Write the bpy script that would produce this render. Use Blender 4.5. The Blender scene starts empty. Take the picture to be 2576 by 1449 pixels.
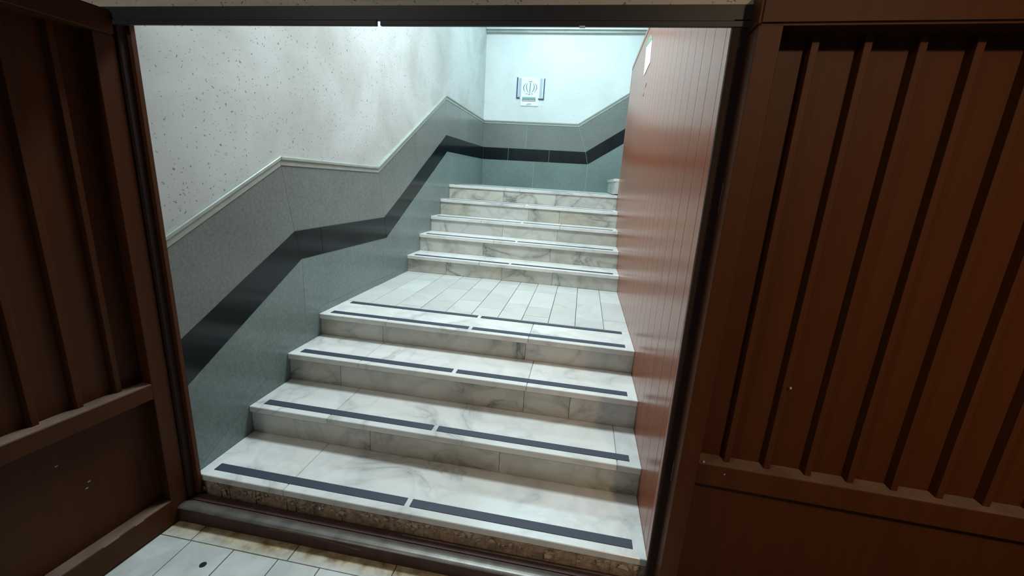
import bpy, bmesh, math, random
from mathutils import Vector, Matrix
random.seed(7)
C = bpy.context.scene.collection
S = 1.17                      # survey units -> metres
W = 1.85                      # clear width of the stair
FY = 4.904                    # back wall

# ------------------------------------------------------------------ camera
F_PX = 1054.011
cam_d = bpy.data.cameras.new('camera')
cam_d.sensor_width = 36.0
cam_d.lens = 36.0 * F_PX / 2576.0
cam_d.clip_start = 0.02
cam = bpy.data.objects.new('camera', cam_d)
C.objects.link(cam)
yaw, pit, rol = 0.1534, -0.2494, -0.0596
def rotm(y, p, r):
    return (Matrix.Rotation(y, 3, 'Z') @ Matrix.Rotation(p, 3, 'X') @ Matrix.Rotation(r, 3, 'Y'))
R3 = rotm(yaw, pit, rol)
right, fwd, up = R3.col[0], R3.col[1], R3.col[2]
M = Matrix((right, up, -fwd)).transposed().to_4x4()
M.translation = Vector((1.5004, -1.2895, 1.2721)) * S
cam.matrix_world = M
bpy.context.scene.camera = cam

# ------------------------------------------------------------------ world, lamps, exposure
sc = bpy.context.scene
sc.view_settings.view_transform = 'Standard'
sc.view_settings.look = 'None'
sc.view_settings.gamma = 1.0
sc.view_settings.use_curve_mapping = False
sc.view_settings.exposure = 0.0
wd = bpy.data.worlds.new('world'); sc.world = wd; wd.use_nodes = True
bg = wd.node_tree.nodes['Background']
bg.inputs['Color'].default_value = (0.95, 0.97, 1.0, 1)
bg.inputs['Strength'].default_value = 0.09

def area(name, loc, size, power, col, target=None, sy=None):
    d = bpy.data.lights.new(name, 'AREA'); d.energy = power; d.color = col
    d.shape = 'RECTANGLE'; d.size = size * S; d.size_y = (sy or size) * S
    o = bpy.data.objects.new(name, d); C.objects.link(o)
    o.location = Vector(loc) * S
    if target is not None:
        dv = (Vector(target) - Vector(loc)).normalized()
        o.rotation_euler = dv.to_track_quat('-Z', 'Y').to_euler()
    return o
# cold tubes on the stairwell ceiling, weak warm bulb on the entrance side
area('ceiling_tube_upper', (1.15, 3.9, 3.72), 1.4, 56, (0.58, 0.90, 1.0), (1.15, 3.9, 0), 0.5)
area('ceiling_tube_lower', (1.0, 1.5, 3.72), 1.2, 150, (0.78, 0.94, 1.0), (1.0, 1.5, 0), 0.5)
area('entrance_tube', (-.12, -1.9, 2.70), .16, 20, (1.0, 0.93, 0.84), (.5, 0, .5), .5)
area('entrance_bulb', (2.35, -2.2, 2.35), 0.14, 9.0, (1.0, 0.70, 0.42), (2.7, -0.1, .75))
bpy.data.lights['entrance_bulb'].spread = math.radians(85)

# ------------------------------------------------------------------ materials
def lin(c):
    return tuple(((v/255)/12.92 if v/255 <= .04045 else ((v/255+.055)/1.055)**2.4) for v in c) + (1,)
class NT:
    def __init__(s, name):
        s.m = bpy.data.materials.new(name); s.m.use_nodes = True
        s.t = s.m.node_tree; s.b = s.t.nodes['Principled BSDF']
    def n(s, typ, **kw):
        nd = s.t.nodes.new(typ)
        for k, v in kw.items():
            if k.startswith('i_'):
                nm = k[2:]; nd.inputs[int(nm) if nm.isdigit() else nm.replace('_', ' ')].default_value = v
            else: setattr(nd, k, v)
        return nd
    def l(s, a, b): s.t.links.new(a, b)
    def coord(s, rnd=True):
        tc = s.n('ShaderNodeTexCoord')
        if not rnd: return tc.outputs['Object']
        oi = s.n('ShaderNodeObjectInfo'); mu = s.n('ShaderNodeMath', operation='MULTIPLY', i_1=37.0)
        s.l(oi.outputs['Random'], mu.inputs[0])
        ad = s.n('ShaderNodeVectorMath', operation='ADD')
        s.l(tc.outputs['Object'], ad.inputs[0]); s.l(mu.outputs[0], ad.inputs[1])
        return ad.outputs[0]
    def ramp(s, fac, stops):
        r = s.n('ShaderNodeValToRGB'); e = r.color_ramp.elements
        e[0].position, e[0].color = stops[0][0], stops[0][1]
        e[1].position, e[1].color = stops[-1][0], stops[-1][1]
        for p_, c_ in stops[1:-1]:
            x = e.new(p_); x.color = c_
        s.l(fac, r.inputs[0]); return r.outputs[0]
    def mix(s, f, a, b, mode='MIX'):
        m = s.n('ShaderNodeMix', data_type='RGBA', blend_type=mode)
        if hasattr(f, 'node'): s.l(f, m.inputs[0])
        else: m.inputs[0].default_value = f
        for v, k in ((a, 6), (b, 7)):
            if hasattr(v, 'node'): s.l(v, m.inputs[k])
            else: m.inputs[k].default_value = v
        return m.outputs[2]
    def noise(s, vec, scale, detail=4, rough=.55, dist=0):
        x = s.n('ShaderNodeTexNoise', i_Scale=scale, i_Detail=detail, i_Roughness=rough, i_Distortion=dist)
        s.l(vec, x.inputs['Vector']); return x.outputs[0]
    def scale(s, vec, v):
        x = s.n('ShaderNodeVectorMath', operation='MULTIPLY'); x.inputs[1].default_value = v
        s.l(vec, x.inputs[0]); return x.outputs[0]
    def bump(s, h, st, dist=.002):
        b = s.n('ShaderNodeBump', i_Strength=st, i_Distance=dist); s.l(h, b.inputs['Height'])
        s.l(b.outputs[0], s.b.inputs['Normal'])
    def col(s, c):
        if hasattr(c, 'node'): s.l(c, s.b.inputs['Base Color'])
        else: s.b.inputs['Base Color'].default_value = c
    def set(s, rough=.5, metal=0, spec=.5):
        s.b.inputs['Roughness'].default_value = rough; s.b.inputs['Metallic'].default_value = metal
        s.b.inputs['Specular IOR Level'].default_value = spec
BK, WH = (0, 0, 0, 1), (1, 1, 1, 1)
def G(v): return (v, v, v, 1)

def marble(name, base, vein, stain, rough=.22, veinamt=.75, stainamt=.5):
    k = NT(name); v = k.coord()
    w = k.noise(k.scale(v, (1.0, 1.0, 1.5)), 1.5, 5, .52, 1.1)
    # ridged veins where the distorted noise crosses its middle value
    r1 = k.ramp(w, [(.445, BK), (.492, G(.55)), (.5, WH), (.508, G(.55)), (.57, BK)])
    w2 = k.noise(v, 1.5, 4, .5)
    msk = k.ramp(w2, [(.44, BK), (.6, WH)])
    f = k.mix(1, r1, msk, 'MULTIPLY')
    r2 = k.ramp(k.noise(v, 3.0, 3, .5, .5), [(.44, BK), (.5, G(.25)), (.56, BK)])
    f2 = k.mix(1, f, r2, 'ADD')
    f2 = k.mix(1, f2, G(veinamt), 'MULTIPLY')
    cloud = k.ramp(k.noise(v, 2.6, 3), [(.35, BK), (.75, WH)])
    st = k.ramp(k.noise(v, 1.1, 3, .6, .6), [(.45, BK), (.72, G(stainamt))])
    c = k.mix(k.mix(1, cloud, G(.35), 'MULTIPLY'), base, lin((196, 198, 196)))
    c = k.mix(st, c, stain); c = k.mix(f2, c, vein)
    oi = k.n('ShaderNodeObjectInfo')
    tone = k.ramp(oi.outputs['Random'], [(0, G(.84)), (1, WH)])
    c = k.mix(1, c, tone, 'MULTIPLY')
    k.col(c); k.set(rough); k.b.inputs['Coat Weight'].default_value = .0
    return k.m
m_tread = marble('polished_white_marble', lin((238, 238, 234)), lin((120, 128, 128)), lin((214, 208, 192)), .25, .5, .3)
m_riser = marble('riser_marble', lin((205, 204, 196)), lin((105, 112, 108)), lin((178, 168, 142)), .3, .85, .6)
m_tile = marble('landing_marble', lin((214, 216, 212)), lin((128, 134, 132)), lin((205, 200, 184)), .28, .28, .3)

def plaster(name, base, chipc, dens=.55, patch=lin((158, 156, 146))):
    k = NT(name); v = k.coord(False)
    sp = k.n('ShaderNodeSeparateXYZ'); k.l(v, sp.inputs[0])
    ad = k.n('ShaderNodeMath', operation='ADD'); k.l(sp.outputs[0], ad.inputs[0]); k.l(sp.outputs[1], ad.inputs[1])
    cb = k.n('ShaderNodeCombineXYZ'); k.l(ad.outputs[0], cb.inputs[0]); k.l(sp.outputs[2], cb.inputs[1])
    dn = k.n('ShaderNodeTexNoise', i_Scale=60.0, i_Detail=2.0); k.l(cb.outputs[0], dn.inputs['Vector'])
    dv = k.n('ShaderNodeVectorMath', operation='SCALE', i_Scale=.030); k.l(dn.outputs['Color'], dv.inputs[0])
    av = k.n('ShaderNodeVectorMath', operation='ADD'); k.l(cb.outputs[0], av.inputs[0]); k.l(dv.outputs[0], av.inputs[1])
    masks = []
    for sc_, th, rr in ((11.0, .062, dens*.6), (21.0, .085, dens*.75), (42.0, .12, dens*.7)):
        vo = k.n('ShaderNodeTexVoronoi', voronoi_dimensions='2D', i_Scale=sc_); k.l(av.outputs[0], vo.inputs['Vector'])
        d = k.ramp(vo.outputs['Distance'], [(th*.55, WH), (th, BK)])
        s2 = k.n('ShaderNodeSeparateColor'); k.l(vo.outputs['Color'], s2.inputs[0])
        q = k.ramp(s2.outputs[0], [(rr-.02, WH), (rr, BK)])
        masks.append(k.mix(1, d, q, 'MULTIPLY'))
    f = k.mix(1, k.mix(1, masks[0], masks[1], 'LIGHTEN'), masks[2], 'LIGHTEN')
    f = k.mix(1, f, G(.8), 'MULTIPLY')
    big = k.ramp(k.noise(cb.outputs[0], 1.3, 4, .6, .4), [(.42, BK), (.66, G(.55))])
    fine = k.noise(cb.outputs[0], 220, 2)
    c = k.mix(big, base, patch); c = k.mix(f, c, chipc)
    c = k.mix(.10, c, fine, 'OVERLAY')
    k.col(c); k.set(.8, 0, .3); k.bump(f, -.25, .002)
    return k.m
m_plaster = plaster('chip_flecked_plaster', lin((200, 201, 199)), lin((96, 100, 92)), .5)
m_plaster_far = plaster('painted_plaster', lin((226, 228, 226)), lin((150, 155, 150)), .12, lin((205, 208, 204)))
m_plaster_front = plaster('entrance_plaster', lin((206, 198, 184)), lin((92, 92, 66)), .65)

def granite(name, base, dark, light, rough=.22):
    k = NT(name); v = k.coord()
    n1 = k.ramp(k.noise(v, 55, 4, .7), [(.3, dark), (.5, base), (.72, light)])
    vo = k.n('ShaderNodeTexVoronoi', i_Scale=26.0); k.l(v, vo.inputs['Vector'])
    sp = k.ramp(vo.outputs['Distance'], [(.08, G(.35)), (.16, BK)])
    cl = k.ramp(k.noise(v, 1.6, 4), [(.3, G(.82)), (.7, G(1.0))])
    c = k.mix(sp, n1, dark); c = k.mix(1, c, cl, 'MULTIPLY')
    k.col(c); k.set(rough, 0, .3)
    return k.m
m_dado = granite('grey_granite', lin((126, 130, 126)), lin((114, 119, 115)), lin((138, 142, 138)))
m_dado2 = granite('grey_granite_lower', lin((124, 138, 135)), lin((112, 127, 124)), lin((136, 149, 146)))
m_band = granite('black_granite', lin((17, 27, 31)), lin((13, 21, 25)), lin((22, 33, 38)), .15)

def plain(name, c, rough=.5, metal=0, spec=.5, var=0, sc_=8, bump=0):
    k = NT(name)
    if var:
        v = k.coord(); n = k.noise(v, sc_, 4)
        lo = tuple(x*(1-var) for x in c[:3]) + (1,); hi = tuple(min(1, x*(1+var)) for x in c[:3]) + (1,)
        k.col(k.ramp(n, [(.3, lo), (.7, hi)]))
        if bump: k.bump(k.noise(v, sc_*4, 4), bump, .004)
    else: k.col(c)
    k.set(rough, metal, spec)
    return k.m
def paint(name, c, c2, rough, streak=True, bumpy=.0, spec=.35):
    k = NT(name); v = k.coord()
    n = k.noise(k.scale(v, (30, 30, .6)) if streak else v, 1.0 if streak else 3, 4)
    k.col(k.ramp(n, [(.3, c), (.7, c2)]))
    k.set(rough, 0, spec)
    if bumpy: k.bump(k.noise(k.scale(v, (9, 9, 1.2)), 1.0, 3), bumpy, .01)
    return k.m
m_door = paint('brown_gate_paint', lin((72, 37, 16)), lin((78, 42, 19)), .5, spec=.18)
m_doorL = m_door
m_frame = paint('dark_frame_paint', lin((46, 32, 27)), lin((52, 36, 31)), .75, spec=.2)
m_rail_lit = plain('lit_dusty_ledge', lin((112, 88, 74)), .9, var=.25, sc_=9)  # dusty brown, lightened to paint in overhead light on rail tops
m_lintel = paint('charcoal_lintel_paint', lin((44, 45, 48)), lin((50, 51, 55)), .5)
m_board = paint('glossy_brown_board', lin((140, 76, 50)), lin((150, 84, 56)), .24, True, .012, .34)
m_boardcap = plain('board_cap_beige', lin((150, 118, 100)), .35)
m_pink = plain('board_edge', lin((170, 110, 92)), .35)
m_cap = plain('pale_stone_cap', lin((158, 163, 155)), .4, var=.12, sc_=10)
m_tape = plain('dark_blue_grip', lin((50, 58, 73)), .6, var=.08, sc_=60, bump=.1)
m_mortar = plain('brown_mortar', lin((168, 148, 128)), .9, var=.45, sc_=30, bump=.8)
m_grout = plain('grey_grout', lin((96, 98, 92)), .9)
m_groutl = plain('pale_grout', lin((176, 182, 176)), .8)
m_chipstone = plain('pale_stone_chips', lin((176, 162, 144)), .8, var=.3, sc_=30)
m_sill = plain('worn_grey_steel', lin((112, 108, 102)), .38, .5, .5, .3, 14)
m_sillshine = plain('bright_worn_steel', lin((190, 186, 178)), .25, .9)
m_rust = plain('rusty_brown_steel', lin((74, 50, 46)), .6, 0, .4, .3, 10, .3)
m_flake = plain('flaked_edge', lin((140, 112, 90)), .7)
m_hole = plain('dark_opening', lin((18, 16, 16)), .8)
m_hinge = plain('hinge_steel', lin((70, 62, 62)), .35, .4)
m_paper = plain('white_paper', lin((226, 232, 236)), .6)
m_green = plain('green_print', lin((128, 160, 130)), .6)
m_tapeclear = plain('tape_scrap', lin((196, 176, 166)), .3)
m_navy = plain('navy_print', lin((40, 62, 96)), .5)
m_greyp = plain('grey_print', lin((176, 190, 200)), .5)
m_white = plain('white_board', lin((236, 240, 242)), .5)
m_emb = plain('emblem_grey', lin((112, 130, 140)), .5)
m_flagg = plain('flag_green', lin((120, 176, 162)), .5)
m_flagr = plain('flag_red', lin((148, 92, 108)), .5)
m_chip = plain('bare_paint_chip', lin((178, 190, 168)), .6)
m_ceiling = plain('ceiling_white', lin((225, 228, 226)), .9)
m_dim = plain('light_damping_brown', lin((52, 40, 32)), .8)  # dark so the unseen entrance surfaces bounce little light
m_wallp = plain('hidden_wall_paint', lin((206, 206, 200)), .9)
k = NT('entrance_floor_marble')
v = k.coord(False)
sp = k.n('ShaderNodeSeparateXYZ'); k.l(v, sp.inputs[0])
nz = k.noise(v, 9, 5, .65)
ad = k.n('ShaderNodeMath', operation='MULTIPLY_ADD', i_1=.16, i_2=0); k.l(nz, ad.inputs[0]); k.l(sp.outputs[1], ad.inputs[2])
rust = k.ramp(ad.outputs[0], [(0, BK), (1, BK)])
mr = k.n('ShaderNodeMapRange', i_1=-.125, i_2=-.035); k.l(ad.outputs[0], mr.inputs[0])   # grows towards the rusting sill
rust = k.ramp(mr.outputs[0], [(0, BK), (.45, G(.45)), (.8, WH)])
rc = k.ramp(k.noise(v, 16, 4), [(.3, lin((130, 96, 58))), (.6, lin((206, 192, 154)))])
base = k.ramp(k.noise(v, 5, 5, .6, .8), [(.3, lin((176, 180, 176))), (.7, lin((212, 214, 210)))])
dirt = k.ramp(k.noise(v, 3.1, 4), [(.55, BK), (.75, G(.35))])
c_ = k.mix(dirt, base, lin((160, 160, 132)))
k.col(k.mix(rust, c_, rc)); k.set(.35)
m_nearfloor = k.m

# ------------------------------------------------------------------ mesh helpers
def tag(o, label=None, cat=None, group=None, kind=None):
    for a, b in (('label', label), ('category', cat), ('group', group), ('kind', kind)):
        if b: o[a] = b
    return o
def empty(name, loc, **kw):
    o = bpy.data.objects.new(name, None); C.objects.link(o)
    o.location = Vector(loc) * S; o.empty_display_size = .1
    return tag(o, **kw)
def root_of(o):
    while o.parent: o = o.parent
    return o
def abs_loc(o):
    v = Vector((0, 0, 0))
    while o: v = v + o.location; o = o.parent
    return v
def build(name, bm, mat, parent=None, origin=None, bevel=0, seg=1):
    """link bm (survey units) as one object with its origin at its own centre"""
    bmesh.ops.scale(bm, vec=(S, S, S), verts=bm.verts)
    bmesh.ops.recalc_face_normals(bm, faces=bm.faces)
    if bevel:
        bmesh.ops.bevel(bm, geom=list(bm.edges), offset=bevel*S, segments=seg, affect='EDGES', clamp_overlap=True)
    if origin is None:
        lo = Vector([min(v.co[i] for v in bm.verts) for i in range(3)]); hi = Vector([max(v.co[i] for v in bm.verts) for i in range(3)])
        org = (lo + hi) / 2
    else: org = Vector(origin) * S
    for v in bm.verts: v.co -= org
    me = bpy.data.meshes.new(name); bm.to_mesh(me); bm.free()
    me.materials.append(mat)
    o = bpy.data.objects.new(name, me); C.objects.link(o)
    o.location = org
    if parent: o.parent = parent; o.location = org - abs_loc(parent)
    return o
def hexa(bm, lo4, hi4):
    """lo4/hi4: matching rings of corners"""
    a = [bm.verts.new(p) for p in lo4]; b = [bm.verts.new(p) for p in hi4]; n = len(a)
    bm.faces.new(a[::-1]); bm.faces.new(b)
    for i in range(n): bm.faces.new((a[i], a[(i+1) % n], b[(i+1) % n], b[i]))
def box(bm, x0, x1, y0, y1, z0, z1):
    hexa(bm, [(x0, y0, z0), (x1, y0, z0), (x1, y1, z0), (x0, y1, z0)], [(x0, y0, z1), (x1, y0, z1), (x1, y1, z1), (x0, y1, z1)])
def B(name, d, mat, parent=None, bevel=0, **kw):
    bm = bmesh.new(); box(bm, *d); return build(name, bm, mat, parent, bevel=bevel, **kw)
def H(name, lo4, hi4, mat, parent=None, bevel=0):
    bm = bmesh.new(); hexa(bm, lo4, hi4); return build(name, bm, mat, parent, bevel=bevel)
def cyl(bm, c0, c1, r, n=12):
    c0, c1 = Vector(c0), Vector(c1); d = (c1-c0).normalized()
    a = d.orthogonal().normalized(); b = d.cross(a)
    ring = lambda c: [c + a*math.cos(t)*r + b*math.sin(t)*r for t in (2*math.pi*i/n for i in range(n))]
    hexa(bm, ring(c0), ring(c1))

# ------------------------------------------------------------------ setting: walls, floors, ceilings
ZC = 3.85                      # stairwell ceiling
FLO = -0.155                   # entrance floor level
wl = B('wall_left', (-.25, -.012, -.02, FY+.25, -.4, ZC), m_plaster, origin=(0, 0, 0))
tag(wl, 'flecked plaster wall climbing beside the stair above a stepped stone dado', 'wall', kind='structure')
wb = B('wall_back', (-.25, 3.6, FY+.012, FY+.25, -.4, ZC), m_plaster_far, origin=(0, 0, 0))
tag(wb, 'pale bright plaster wall behind the upper landing, with the emblem board', 'wall', kind='structure')
wo = B('wall_outer', (3.4, 3.6, -.02, FY+.012, -.4, ZC), m_wallp)
tag(wo, 'plain wall closing the stairwell beyond the brown partition', 'wall', kind='structure')
# entrance wall around the door opening
bm = bmesh.new()
box(bm, -1.6, -.065, -.045, .03, FLO, 2.75)
box(bm, 1.885, 4.2, -.030, .03, FLO, 1.70)
box(bm, 1.885, 4.2, -.045, .03, 1.70, 2.75)
box(bm, -.065, 1.885, -.045, .03, 1.722, 2.75)
box(bm, -.25, 3.6, .0, .05, 2.75, ZC)
wf = build('wall_front', bm, m_plaster_front, origin=(0, 0, 0))
tag(wf, 'chip flecked plaster wall over the dark door lintel', 'wall', kind='structure')
# ragged plaster lip along the lintel
bm = bmesh.new(); x = -.065
while x < 1.88:
    w_ = random.uniform(.012, .05); h_ = random.uniform(.002, .009)
    hexa(bm, [(x, -.052, 1.722-h_*.6), (x+w_, -.052, 1.722-h_*.3), (x+w_, -.04, 1.722-h_*.3), (x, -.04, 1.722-h_*.6)],
             [(x, -.049, 1.735), (x+w_, -.049, 1.735), (x+w_, -.04, 1.735), (x, -.04, 1.735)]); x += w_*.96
o = build('plaster_edge', bm, m_plaster_front, wf)
cl_ = B('ceiling', (-.25, 3.6, -.0, FY+.25, ZC, ZC+.1), m_ceiling)
tag(cl_, 'white ceiling over the stairwell', 'ceiling', kind='structure')
cn = B('ceiling_entrance', (-1.6, 4.2, -3.2, -.045, 2.75, 2.85), m_dim)
tag(cn, 'ceiling over the entrance side of the door', 'ceiling', kind='structure')

for nm, x0, x1, lb in (('wall_shade_side', -1.7, -1.6, 'added unseen dark wall keeping side light off the folded leaf ribs'), ('wall_shade_far', 4.2, 4.3, 'added unseen dark wall keeping side light off the open door leaf')):
    o = B(nm, (x0, x1, -3.2, -.045, FLO, 2.75), m_dim)  # unseen walls, added dark to keep side light off the leaves
    tag(o, lb, 'wall', kind='structure')
# entrance floor with its tiles
fl = B('floor', (-1.6, 4.2, -3.2, .02, FLO-.08, FLO-.006), m_grout)
tag(fl, 'worn white marble floor in front of the rusty sill', 'floor', kind='structure')
def ftile(x0, x1, y0, y1, mat=m_nearfloor, z1=FLO, par=fl, nm='tile'):
    g = .0022; j = random.uniform(-.0008, .0008)
    bm = bmesh.new(); box(bm, x0+g, x1-g, y0+g, y1-g, z1-.02, z1+j)
    return build(nm, bm, mat, par, origin=(0, 0, 0), bevel=0)
xx = [-1.3, -.9, -.5, -.1, .12, .535, .94, 1.35, 1.76, 2.15, 2.6]
for a, b in zip(xx, xx[1:]): ftile(a, b, -.165, -.085)
edges = [-.55, -.38, -.21, -.045, .125, .312, .50, .67, .84, 1.01, 1.18, 1.35, 1.52, 1.69, 1.86, 2.03]
for a, b in zip(edges, edges[1:]):
    y = -.165; first = random.uniform(.25, .45)
    while y > -1.5:
        y2 = max(y-first, -1.5); ftile(a, b, y2, y); y = y2; first = random.uniform(.35, .45)
        if y < -1.0: break
# small dark drain spots on the floor tile
bm = bmesh.new(); cyl(bm, (.255, -.245, FLO-.004), (.255, -.245, FLO+.0012), .012, 10)
sp_ = build('floor_spot', bm, m_hole, fl)

# ------------------------------------------------------------------ staircase
YL = [0.0, .308, .599, .895, 2.196, 2.484, 2.785, 3.073, 3.362]
ZL = [0.0, .143, .298, .434, .581, .739, .886, 1.046, 1.197]
ZR = [-.014, .134, .290, .425, .565, .724, .871, 1.034, 1.189]
def zt(i, x): t = min(max(x/W, 0), 1); return ZL[i]*(1-t) + ZR[i]*t
TH = .03
st = empty('staircase', (.92, .01, FLO), label='white marble staircase with dark grip strips climbing past a landing', cat='staircase')
def slab(nm, i, x0, x1, y0, y1, mat, par, th=TH, dz=0, bev=.0025, gap=.0009):
    x0 += gap if x0 > .001 else 0; x1 -= gap if x1 < W-.001 else 0
    za, zb = zt(i, x0)+dz, zt(i, x1)+dz
    lo = [(x0, y0, za-th), (x1, y0, zb-th), (x1, y1, zb-th), (x0, y1, za-th)]
    hi = [(x0, y0, za), (x1, y0, zb), (x1, y1, zb), (x0, y1, za)]
    return H(nm, lo, hi, mat, par, bevel=bev)
tread_j = {0: [.404], 1: [.409, 1.75], 2: [.41, 1.31], 3: [.424, 1.27], 4: [.66], 5: [.72], 6: [.52, 1.3], 7: [.9], 8: [.8]}
riser_j = {0: [], 1: [.62, 1.24], 2: [.30, 1.30, 1.53], 3: [.40, 1.257], 4: [.36, .86, 1.30], 5: [.62, 1.25], 6: [.74, 1.28], 7: [.95, 1.27], 8: [.62, 1.2]}
OH = .014
for i in range(9):
    ynext = YL[i+1]+OH+.016 if i not in (3, 8) else (1.203 if i == 3 else 3.70)
    # core of mortar
    za, zb = ZL[i]-TH-.001, ZR[i]-TH-.001; zlow = FLO if i < 5 else ZL[i]-.6
    y0, y1 = YL[i]+OH+.017, (YL[i+1]+OH+.018 if i < 8 else 3.69)
    if i == 0: y0 = .012
    core = H('step', [(0.001, y0, zlow), (W-.001, y0, zlow), (W-.001, y1, zlow), (0.001, y1, zlow)],
             [(0.001, y0, za), (W-.001, y0, zb), (W-.001, y1, zb), (0.001, y1, za)], m_mortar if i == 0 else m_grout, st)
    xs = [0] + tread_j[i] + [W]
    for a, b in zip(xs, xs[1:]):
        slab('tread_slab', i, a, b, YL[i], ynext, m_tread, core)
    if i > 0:
        xs = [0] + riser_j[i] + [W]
        for a, b in zip(xs, xs[1:]):
            g = .0008; a2 = a + (g if a > 0 else 0); b2 = b - (g if b < W else 0)
            yy0, yy1 = YL[i]+OH, YL[i]+OH+.016
            H('riser_slab', [(a2, yy0, zt(i-1, a2)+.001), (b2, yy0, zt(i-1, b2)+.001), (b2, yy1, zt(i-1, b2)+.001), (a2, yy1, zt(i-1, a2)+.001)],
              [(a2, yy0, zt(i, a2)-TH-.0005), (b2, yy0, zt(i, b2)-TH-.0005), (b2, yy1, zt(i, b2)-TH-.0005), (a2, yy1, zt(i, a2)-TH-.0005)], m_riser, core, bevel=.0012)
    rows = [(YL[i]+.037, YL[i]+.079)]
    if i == 3: rows.append((1.150, 1.190))
    for (ta, tb) in rows:
        for a, b in ((.050, .912), (.934, 1.803)):
            slab('grip_strip', i, a, b, ta, tb, m_tape, core, th=.004, dz=.0022, bev=.0006, gap=0)
# landing between the flights
ld = H('landing', [(0.001, 1.2, .36), (W-.001, 1.2, .36), (W-.001, 2.22, .36), (0.001, 2.22, .36)],
       [(0.001, 1.2, .434-TH), (W-.001, 1.2, .425-TH), (W-.001, 2.22, .425-TH), (0.001, 2.22, .434-TH)], m_grout, st)
cols = [0, .165, .345, .515, .69, .86, 1.034, 1.187, 1.355, 1.522, 1.70, W]
cuts = [[1.62, 1.95], [1.33, 1.60, 1.93], [1.25, 1.55, 2.08], [1.42, 1.78, 2.02], [1.50, 1.85], [1.38, 1.70, 2.06], [1.56, 1.92],
        [1.31, 1.52, 1.90], [1.56, 2.02], [1.35, 1.72], [1.39, 1.83]]
for k_, (a, b) in enumerate(zip(cols, cols[1:])):
    ys_ = [1.2055] + cuts[k_] + [2.212]
    for c0, c1 in zip(ys_, ys_[1:]):
        slab('landing_tile', 3, a + (.0007 if a > 0 else 0), b-.0007, c0+.0012, c1-.0012, m_tile, ld, th=.02, dz=random.uniform(-.0015, .0005), bev=.0012)
# upper landing tiles
ul = B('landing', (0.001, W-.001, 3.69, FY, 1.10, 1.168), m_grout, st)
for a, b in zip([0, .31, .62, .93, 1.24, 1.55], [.31, .62, .93, 1.24, 1.55, W]):
    for c0, c1 in ((3.703, 4.1), (4.1, 4.5), (4.5, FY)):
        slab('landing_tile', 8, a, b, c0+.001, c1-.001, m_tile, ul, th=.02, bev=0)
# broken mortar bed and stone chips under the first nosing
bm = bmesh.new()
for _ in range(150):
    x = random.uniform(.02, W-.02); s_ = random.uniform(.004, .012)
    big = 1 + 1.0*(x/W)
    z = zt(0, x)-random.uniform(.038, .068); y = random.uniform(-.002, .010)
    pts = [Vector((x, y, z)) + Vector((random.uniform(-1, 1)*s_*big, random.uniform(-1, .6)*s_*.8, random.uniform(-1, 1)*s_*.9)) for _ in range(7)]
    vs = [bm.verts.new(q) for q in pts]
    try: bmesh.ops.convex_hull(bm, input=vs)
    except Exception: pass
o = build('stone_chips', bm, m_chipstone, st); o['kind'] = 'stuff'
bm = bmesh.new(); n = 90
for j in range(n):
    x0, x1 = W*j/n, W*(j+1)/n; d = random.uniform(.0, .007)
    za, zb = zt(0, x0), zt(0, x1)
    hexa(bm, [(x0, .004+d, -.10+za), (x1, .004+d, -.10+zb), (x1, .03, -.10+zb), (x0, .03, -.10+za)],
         [(x0, .008+d*.4, za-.031), (x1, .008+d*.4, zb-.031), (x1, .03, zb-.031), (x0, .03, za-.031)])
o = build('mortar_bed', bm, m_mortar, st); o['kind'] = 'stuff'
# skirting slivers along the wall that follow the flights
def poly_prism(nm, pts2, ax, d0, d1, mat, par, bevel=.0008):
    """pts2: (u,z) polygon; ax 'x' -> lies on x=const (u is y); ax 'y' -> on y=const (u is x)"""
    f = (lambda u, z, d: (d, u, z)) if ax == 'x' else (lambda u, z, d: (u, d, z))
    return H(nm, [f(u, z, d0) for u, z in pts2], [f(u, z, d1) for u, z in pts2], mat, par, bevel=bevel)

# first step of the next flight, turning off the upper landing
nx = empty('staircase', (2.4, 4.1, 1.19), label='start of the next marble flight, turning off behind the brown partition', cat='staircase')
for j in range(5):
    x0 = 1.80 + j*.26; zz = 1.195 + j*.165
    c_ = B('step', (x0+.02, 3.385, 3.50, FY-.003, 1.20, zz+.165-.03), m_grout, nx)
    B('tread_slab', (x0, min(x0+.29, 3.385), 3.48, FY-.003, zz+.165-.03, zz+.165), m_tread, c_, bevel=.0025)
    B('riser_slab', (x0+.008, x0+.02, 3.49, FY-.003, zz+.001, zz+.165-.0305), m_riser, c_, bevel=.001)
    B('side_slab', (x0+.02, min(x0+.29, 3.385), 3.485, 3.50, 1.20, zz+.165-.0305), m_riser, c_)

# ------------------------------------------------------------------ stone dado on the walls
def lerp_at(poly, u):
    for (a, za), (b, zb) in zip(poly, poly[1:]):
        if a-1e-6 <= u <= b+1e-6: return za + (zb-za)*(u-a)/(b-a)
    return poly[-1][1] if u > poly[0][0] else poly[0][1]
def strip(nm, seg, ax, d0, d1, mat, par, g=.0014, bevel=.0006):
    """seg: list of ((ut,zt),(ub,zb)) joints; one slab between successive joints"""
    for (t0, b0), (t1, b1) in zip(seg, seg[1:]):
        poly_prism(nm, [(b0[0]+g, b0[1]+g), (b1[0]-g, b1[1]+g), (t1[0]-g, t1[1]-g), (t0[0]+g, t0[1]-g)], ax, d0, d1, mat, par, bevel)
T = [(-.02, .975), (.653, 1.312), (1.676, 1.305), (3.193, 2.079), (FY, 2.079)]
BT = [(-.02, .579), (.723, .948), (1.77, .947), (3.233, 1.706), (FY, 1.728)]
BB = [(-.02, .378), (.770, .788), (1.798, .782), (3.270, 1.538), (FY, 1.557)]
def on(poly, us): return [(u, lerp_at(poly, u)) for u in us]
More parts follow.
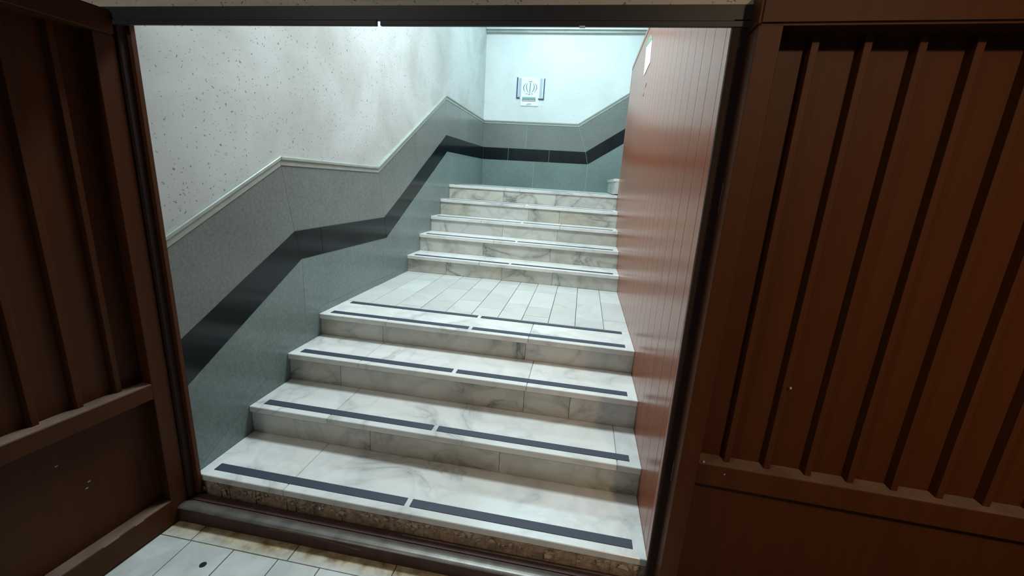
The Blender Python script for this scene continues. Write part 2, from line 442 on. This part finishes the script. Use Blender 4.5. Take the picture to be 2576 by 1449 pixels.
def seg_of(top, bot, extra):
    js = list(zip(top, bot))
    for (ut, ub) in extra: js.append(((ut, lerp_at(top, ut)), (ub, lerp_at(bot, ub))))
    return sorted(js, key=lambda j: j[0][0])
strip('border_tile', seg_of(BT, BB, [(.954, .963), (2.763, 2.845), (3.024, 3.08), (4.237, 4.25)]), 'x', -.03, .0008, m_band, wl)
strip('dado_panel', seg_of(T, BT, [(2.40, 2.44), (4.05, 4.06)]), 'x', -.03, 0, m_dado, wl)
SK = [(-.02, -.005), (.092, .050), (.92, .475), (1.95, .475), (3.041, 1.055), (3.37, 1.225), (FY, 1.225)]
def seg_multi(top, bot, us):
    return [((u, lerp_at(top, u)), (u, lerp_at(bot, u))) for u in us]
# lower panels: between the border band and the skirting line
def grout_back(top, bot, ax, d0, d1, par):
    for (a, za), (b, zb) in zip(top, top[1:]):
        poly_prism('grout', [(a, lerp_at(bot, a)), (b, lerp_at(bot, b)), (b, zb-.004), (a, za-.004)], ax, d0, d1, m_groutl, par, 0)
grout_back(T, SK, 'x', -.028, -.0013, wl)
def lowpanels():
    us = [-.02, .770, 1.798, 3.270, FY]
    for a, b in zip(us, us[1:]):
        top = [(a, lerp_at(BB, a)), (b, lerp_at(BB, b))]
        bt = [(u, z) for u, z in SK if a < u < b]
        bot = [(a, lerp_at(SK, a))] + bt + [(b, lerp_at(SK, b))]
        g = .0009
        poly = [(top[0][0]+g, top[0][1]-g), (top[1][0]-g, top[1][1]-g)] + [(u - (g if u == b else -g if u == a else 0), z+g) for u, z in bot[::-1]]
        poly_prism('dado_panel', poly, 'x', -.03, 0, m_dado2, wl)
        poly = [(u, z-g*.2) for u, z in bot] + [(b, bot[-1][1]-.5), (a, bot[0][1]-.5)]
        poly_prism('skirting_panel', poly, 'x', -.03, -.0003, m_dado2, wl, 0)
lowpanels()
def capstrip(poly, ax, d_in, sgn, par):
    """two stacked mouldings that ride on the top line of the dado"""
    for (a, za), (b, zb) in zip(poly, poly[1:]):
        L = math.hypot(b-a, zb-za); nxn = (-(zb-za)/L, (b-a)/L)
        for h0, h1, pr, nm in ((-.004, .013, .011, 'cap_moulding'), (-.030, -.004, .004, 'cap_lip')):
            pts = [(a+nxn[0]*h0, za+nxn[1]*h0), (b+nxn[0]*h0, zb+nxn[1]*h0), (b+nxn[0]*h1, zb+nxn[1]*h1), (a+nxn[0]*h1, za+nxn[1]*h1)]
            # mitre: keep vertical ends so neighbours meet
            pts = [(a, za+h0*L/(b-a)), (b, zb+h0*L/(b-a)), (b, zb+h1*L/(b-a)), (a, za+h1*L/(b-a))]
            poly_prism(nm, pts, ax, d_in, d_in+sgn*(.02+pr), m_cap if h0 > -.02 else m_cap, par, .003 if h0 > -.02 else .0012)
capstrip(T, 'x', -.02, 1, wl)
# back wall dado (faces -y)
XT = [(0, 2.078), (1.329, 2.073), (3.39, 2.073+.645*2.061)]
XBT = [(0, 1.728), (1.461, 1.724), (3.39, 1.724+.65*1.929)]
XBB = [(0, 1.557), (1.506, 1.557), (3.39, 1.557+.645*1.884)]
strip('border_tile', seg_of(XBT, XBB, [(.371, .371), (.958, .958), (1.97, 2.0), (2.6, 2.63)]), 'y', FY+.02, FY-.0008, m_band, wb)
strip('dado_panel', seg_of(XT, XBT, [(.62, .62), (2.3, 2.32)]), 'y', FY+.02, FY, m_dado, wb)
XL = [(0, 1.10), (1.506, 1.10), (3.39, 1.10)]
strip('dado_panel', seg_of(XBB, XL, [(.75, .75), (2.3, 2.3)]), 'y', FY+.02, FY, m_dado2, wb)
capstrip(XT, 'y', FY+.02, -1, wb)
grout_back(XT, XL, 'y', FY+.018, FY+.0013, wb)
# ledge high on the back wall
B('ledge', (-.01, 3.39, FY-.045, FY+.02, 3.232, 3.262), m_plaster_far, wb, bevel=.003)
B('ledge_moulding', (-.01, 3.39, FY-.02, FY+.02, 3.195, 3.232), m_cap, wb, bevel=.003)

# ------------------------------------------------------------------ brown board partition
XP = W
ZP = 2.395
wr = B('wall_right', (XP+.012, XP+.055, .0, 3.352, -.3, ZP-.004), m_frame, origin=(0, 0, 0))
tag(wr, 'glossy brown boarded partition standing along the stair', 'wall', kind='structure')
ys_ = [.005, .045, .105]
while ys_[-1] < 3.2: ys_.append(ys_[-1] + .129)
ys_[-1] = 3.355
for a, b in zip(ys_, ys_[1:]):
    mt = m_pink if a < .04 else m_board
    bm = bmesh.new(); g = .0022
    hexa(bm, [(XP+.012, a+g, -.3), (XP+.0005, a+g, -.3), (XP, a+g*1.5, -.3), (XP, b-g*.5, -.3), (XP+.0005, b, -.3), (XP+.012, b, -.3)],
         [(XP+.012, a+g, ZP), (XP+.0005, a+g, ZP), (XP, a+g*1.5, ZP), (XP, b-g*.5, ZP), (XP+.0005, b, ZP), (XP+.012, b, ZP)])
    build('board', bm, mt, wr)
B('end_trim', (XP-.002, XP+.058, 3.355, 3.366, 1.19, ZP), m_boardcap, wr, bevel=.002)
B('top_cap', (XP-.004, XP+.060, .0, 3.368, ZP, ZP+.035), m_boardcap, wr, bevel=.003)
ps = empty('notice', (XP-.002, 2.08, 2.07), label='white paper notice taped high on the brown partition', cat='notice')
H('sheet', [(XP-.0012, 2.256, 2.285), (XP-.0012, 1.951, 2.244), (XP-.0012, 1.899, 2.092), (XP-.0012, 2.198, 2.076)],
  [(XP-.0030, 2.256, 2.285), (XP-.0030, 1.951, 2.244), (XP-.0030, 1.899, 2.092), (XP-.0030, 2.198, 2.076)], m_paper, ps)
H('printed_header', [(XP-.0012, 2.26, 2.315), (XP-.0012, 2.06, 2.309), (XP-.0012, 1.951, 2.247), (XP-.0012, 2.256, 2.288)],
  [(XP-.0034, 2.26, 2.315), (XP-.0034, 2.06, 2.309), (XP-.0034, 1.951, 2.247), (XP-.0034, 2.256, 2.288)], m_green, ps)
for (y_, z_, a_) in ((1.98, 1.985, .05), (2.06, 1.94, .04)):
    t_ = H('tape_scrap', [(XP-.001, y_, z_), (XP-.001, y_+a_, z_-.012), (XP-.001, y_+a_+.01, z_-.02), (XP-.001, y_+.01, z_-.014)],
      [(XP-.003, y_, z_), (XP-.003, y_+a_, z_-.012), (XP-.003, y_+a_+.01, z_-.02), (XP-.003, y_+.01, z_-.014)], m_tapeclear, ps)

# ------------------------------------------------------------------ emblem board on the back wall
eb = empty('emblem_board', (.63, FY+.01, 2.31), label='small white board with navy edges and crescent emblem on back wall', cat='sign')
def ex(zx): return .448 + (zx-510)*.00046
def ez(zy): return 2.653 - (zy-295)*.000418
def plate(nm, zx0, zy0, zx1, zy1, mat, d=.006, par=eb, skew=0):
    y1, y0 = FY+.0125, FY+.012-d
    a, b = ex(zx0), ex(zx1); c, e = ez(zy1), ez(zy0)
    return H(nm, [(a-skew, y1, c), (b-skew, y1, c), (b, y1, e), (a, y1, e)], [(a-skew, y0, c), (b-skew, y0, c), (b, y0, e), (a, y0, e)], mat, par)
bd = plate('board', 500, 296, 1325, 935, m_white, .004)
plate('navy_edge', 498, 290, 530, 935, m_navy, .010)
plate('navy_edge', 1305, 312, 1335, 955, m_navy, .010)
plate('navy_edge', 498, 893, 605, 935, m_navy, .0102)
plate('navy_edge', 1160, 912, 1335, 955, m_navy, .0102)
plate('grey_side', 550, 310, 630, 885, m_greyp, .0065)
plate('grey_side', 1190, 310, 1270, 885, m_greyp, .0065)
cp = plate('centre_plate', 640, 330, 1180, 1150, m_white, .009)
def ribbon(nm, pts, w, mat, par, y0=FY+.004, y1=FY+.0015):
    bm = bmesh.new(); P = [Vector((ex(a), 0, ez(b))) for a, b in pts]; L_, R_ = [], []
    for i, q in enumerate(P):
        t = (P[min(i+1, len(P)-1)] - P[max(i-1, 0)]).normalized(); n_ = Vector((-t.z, 0, t.x))
        ww = w[i] if isinstance(w, (list, tuple)) else w
        L_.append(q + n_*ww/2); R_.append(q - n_*ww/2)
    for i in range(len(P)-1):
        hexa(bm, [(v_.x, y0, v_.z) for v_ in (L_[i], L_[i+1], R_[i+1], R_[i])], [(v_.x, y1, v_.z) for v_ in (L_[i], L_[i+1], R_[i+1], R_[i])])
    return build(nm, bm, mat, par)
def quad_b(p0, p1, p2, n=9):
    return [((1-t)**2*p0[0]+2*t*(1-t)*p1[0]+t*t*p2[0], (1-t)**2*p0[1]+2*t*(1-t)*p1[1]+t*t*p2[1]) for t in (i/(n-1) for i in range(n))]
tp = [.003, .006, .009, .011, .012, .011, .009, .006, .003]
ribbon('emblem_crescent', quad_b((775, 465), (645, 590), (755, 730)), tp, m_emb, cp)
ribbon('emblem_crescent', quad_b((825, 455), (740, 600), (865, 760)), tp, m_emb, cp)
ribbon('emblem_crescent', quad_b((985, 455), (1085, 600), (940, 760)), tp, m_emb, cp)
ribbon('emblem_crescent', quad_b((1040, 465), (1165, 590), (1030, 730)), tp, m_emb, cp)
ribbon('emblem_sword', [(908, 450), (902, 560), (900, 680), (895, 790)], [.014, .012, .013, .004], m_emb, cp)
ribbon('emblem_mark', quad_b((860, 408), (908, 425), (958, 408), 5), .008, m_emb, cp)
ribbon('emblem_base', [(780, 785), (840, 788)], .006, m_emb, cp)
ribbon('emblem_base', [(945, 788), (1000, 785)], .006, m_emb, cp)
ribbon('emblem_base', [(855, 802), (915, 802)], .008, m_emb, cp)
plate('flag_bar', 680, 885, 1085, 935, m_flagg, .0105)
plate('flag_bar', 680, 935, 1085, 958, m_emb, .0105)
fr = plate('flag_bar', 680, 958, 1085, 1012, m_flagr, .0105)
xq = 700
while xq < 1060:
    l_ = random.uniform(18, 46)
    ribbon('script_stroke', quad_b((xq, 975+random.uniform(-6, 6)), (xq+l_/2, 996), (xq+l_, 972+random.uniform(-4, 8)), 4), .008, m_white, fr, FY+.0025, FY+.0005)
    xq += l_+random.uniform(4, 14)
ribbon('script_stroke', quad_b((835, 1100), (900, 1080), (960, 1098), 5), .006, m_emb, cp)
ribbon('script_stroke', [(800, 1128), (850, 1124), (930, 1128)], .003, m_emb, cp)

# ------------------------------------------------------------------ door frame (lintel, jambs, sill)
df = empty('trim_1', (.92, -.04, FLO), label='dark steel door frame with lintel and worn sill around the stair opening', cat='door frame', kind='structure')
YF0, YF1 = -.055, -.012
# lintel: plate and lower lip with two latch notches
B('lintel', (-.06, 1.885, YF0, YF0+.009, 1.685, 1.722), m_lintel, df, bevel=.0012)
for a, b in ((-.06, .8825), (.8935, 1.885)):
    B('lintel_lip', (a, b, YF0-.003, YF0+.007, 1.6715, 1.6849), m_lintel, df, bevel=.001)
B('latch_plate', (1.446, 1.461, YF0-.004, YF0+.004, 1.669, 1.6725), m_paper, df)
# jamb posts
def jamb(nm, xb, xt, x2b, x2t, y0, y1, mat, bev=.0015, z0=-.075):
    H(nm, [(xb, y0, z0), (x2b, y0, z0), (x2b, y1, z0), (xb, y1, z0)], [(xt, y0, 1.690), (x2t, y0, 1.690), (x2t, y1, 1.690), (xt, y1, 1.690)], mat, df, bevel=bev)
jamb('jamb_post', -.062, -.062, .012, .010, -.048, -.006, m_frame)
jamb('jamb_stop', .0, -.002, .030, .024, -.022, -.004, m_door)
jamb('jamb_post', 1.838, 1.822, 1.885, 1.885, YF0, -.040, m_frame)
for z0, z1 in ((1.475, 1.560), (1.36, 1.415)):
    B('strike_slot', (1.858, 1.874, YF0-.0012, YF0+.002, z0, z1), m_hole, df)
bm = bmesh.new(); cyl(bm, (1.868, -.064, .375), (1.868, -.064, .450), .009, 14); cyl(bm, (1.868, -.064, .450), (1.868, -.064, .458), .006, 14)
build('hinge', bm, m_hinge, df)
bm = bmesh.new(); cyl(bm, (1.868, -.064, 1.22), (1.868, -.064, 1.30), .009, 14)
build('hinge', bm, m_hinge, df)
# sill
H('sill_channel', [(-.05, -.094, FLO-.004), (1.885, -.094, FLO-.004), (1.885, .002, FLO-.004), (-.05, .002, FLO-.004)],
  [(-.05, -.086, -.094), (1.885, -.086, -.104), (1.885, .002, -.104), (-.05, .002, -.094)], m_rust, df, bevel=.003)
bm = bmesh.new(); n = 10
prof = [(-.072 + .024*math.cos(t), .006*math.sin(t)*1.6) for t in (math.pi*i/n for i in range(n+1))]
rings = []
for x_ , zz in ((-.045, -.094), (1.88, -.104)):
    rings.append([(x_, y_+.0, zz+z_) for y_, z_ in prof] + [(x_, -.090, zz-.006), (x_, -.05, zz-.006)])
hexa(bm, rings[0], rings[1]); build('sill_rail', bm, m_sill, df)
bm = bmesh.new()
hexa(bm, [(-.045, -.040, -.096), (-.045, -.006, -.096), (-.045, -.006, -.088), (-.045, -.040, -.090)], [(1.88, -.040, -.106), (1.88, -.006, -.106), (1.88, -.006, -.098), (1.88, -.040, -.100)])
build('sill_rail', bm, m_rust, df)
H('rail_wire', [(.93, -.022, -.0925), (1.84, -.022, -.0975), (1.84, -.017, -.0975), (.93, -.017, -.0925)],
  [(.93, -.022, -.0885), (1.84, -.022, -.0935), (1.84, -.017, -.0935), (.93, -.017, -.0885)], m_sillshine, df)
# flaked paint edge on the sill face
bm = bmesh.new(); x = .40
while x < .93:
    w_ = random.uniform(.01, .03); h_ = random.uniform(.001, .0035); zc = -.112 - .010*math.sin(x*9) - .008*x
    hexa(bm, [(x, -.0895, zc), (x+w_, -.0895, zc-.002), (x+w_, -.086, zc-.002), (x, -.086, zc)],
         [(x, -.0892, zc+h_), (x+w_, -.0892, zc+h_-.002), (x+w_, -.086, zc+h_-.002), (x, -.086, zc+h_)]); x += w_
build('paint_flake', bm, m_flake, df)
# a bright stone chip lying on the broken bed
bm = bmesh.new(); cc = Vector((.567, -.001, -.056))
vs = [bm.verts.new(cc+Vector(q)*.001) for q in ((-3, -3, -6), (4, -3, -7), (5, 0, 2), (1, -4, 8), (-4, 0, 5), (0, 4, -6), (0, 4, 6))]
bmesh.ops.convex_hull(bm, input=vs); build('pale_chip', bm, m_paper, st)

# ------------------------------------------------------------------ steel door leaves
def leaf(name, org, u, nrm, width, zt_top, zt_bot, zm0, zm1, zb0, zb1, d_top, d_rail, ribs, zs, label, stile_w=.05, top_s0=.0, d_st=None):
    d_st = d_st or d_rail
    u = Vector((u[0], u[1], 0)).normalized(); nv = Vector((nrm[0], nrm[1], 0)).normalized(); O = Vector((org[0], org[1], 0))
    def P(s, d, z): q = O + u*s + nv*d; return (q.x, q.y, z)
    root = empty(name, (org[0], org[1], FLO), label=label, cat='door', kind='structure')
    def bx(nm, s0, s1, d0, d1, z0, z1, mat=m_door, bevel=.002, par=None, seg=1):
        bm = bmesh.new()
        hexa(bm, [P(s0, d0, z0), P(s1, d0, z0), P(s1, d1, z0), P(s0, d1, z0)], [P(s0, d0, z1), P(s1, d0, z1), P(s1, d1, z1), P(s0, d1, z1)])
        return build(nm, bm, mat, par or root, bevel=bevel, seg=seg)
    bx('sheet', .01, width-.01, -.006, 0, zm0+.01, zt_bot+.01, bevel=0)
    bx('lower_panel', .01, width-.01, -.006, .004, zb0+.01, zm1-.01, bevel=0)
    bx('stile', top_s0, stile_w, -.010, d_st, zb0, zt_bot, bevel=.0012)
    bx('stile', width-stile_w, width, -.010, d_rail, zb0, zt_bot, bevel=.0012)
    bx('top_rail', top_s0, width, -.010, d_top, zt_bot, zt_top, bevel=.006, seg=3)
    bx('middle_rail', stile_w-.001, width-stile_w, -.006, d_rail, zm0, zm1, bevel=.0018)
    bx('bottom_rail', stile_w-.001, width-stile_w, -.006, d_rail, zb0, zb1, bevel=.0018)
    bx('lit_rail_top', stile_w, width-stile_w, .0015, d_rail-.002, zm1, zm1+.0012, m_rail_lit, 0)  # paler plate: light from above put into the rail top's colour
    bx('lit_rail_top', stile_w, width-stile_w, .005, d_rail-.002, zb1, zb1+.0012, m_rail_lit, 0)
    for s in ribs:
        if s > width-stile_w-.03: break
        bm = bmesh.new(); z0, z1 = zm1-.001, zt_bot+.004
        ring = [(s, 0), (s+.026, 0), (s+.0175, zs), (s+.001, zs)]
        hexa(bm, [P(a, b, z0) for a, b in ring], [P(a, b, z1) for a, b in ring])
        build('rib', bm, m_door, root, bevel=.0008)
    return root, bx, P
rl, rbx, RP = leaf('door_2', (1.872, -.040), (.999, -.041), (-.041, -.999), 1.02, 1.745, 1.652, .404, .476, -.145, -.03, .092, .056,
     [.129+.1115*k_ for k_ in range(9)], .030,
     'ribbed brown steel door leaf folded back against the entrance wall', .043, -.010, .090)
ll, lbx, LP = leaf('door_1', (-.055, -.047), (-.099, -.995), (.995, -.099), .98, 1.712, 1.640, .408, .468, -.148, -.045, .062, .055,
     [.13+.1115*k_ for k_ in range(9)], .018,
     'dark brown steel door leaf swung open towards the viewer, beside the grey dado', .060)
# chipped paint marks on the folded leaf
for (x_, z_, w_, h_) in ((1.8745, .857, .004, .022), (1.874, .832, .003, .02), (1.872, .806, .003, .004), (1.895, 1.02, .004, .006), (2.126, .753, .004, .006), (1.935, .482, .006, .004), (2.0, .452, .003, .004)):
    dd = .0565; s_ = (x_-1.872)
    if x_ > 2.1: dd = .0435
    rbx('paint_chip', s_, s_+w_, dd-.003, dd+.0006, z_-h_/2, z_+h_/2, m_chip, 0)
for (s_, z_) in ((.26, .19), (.27, .17), (.33, .30)):
    lbx('paint_chip', s_, s_+.008, .003, .0046, z_, z_+.003, m_chip, 0)
for (s_, z_, w_) in ((.16, -.046, .03), (.24, -.046, .05)):
    lbx('paint_chip', s_, s_+w_, .052, .0556, z_-.002, z_+.0012, m_flake, 0)
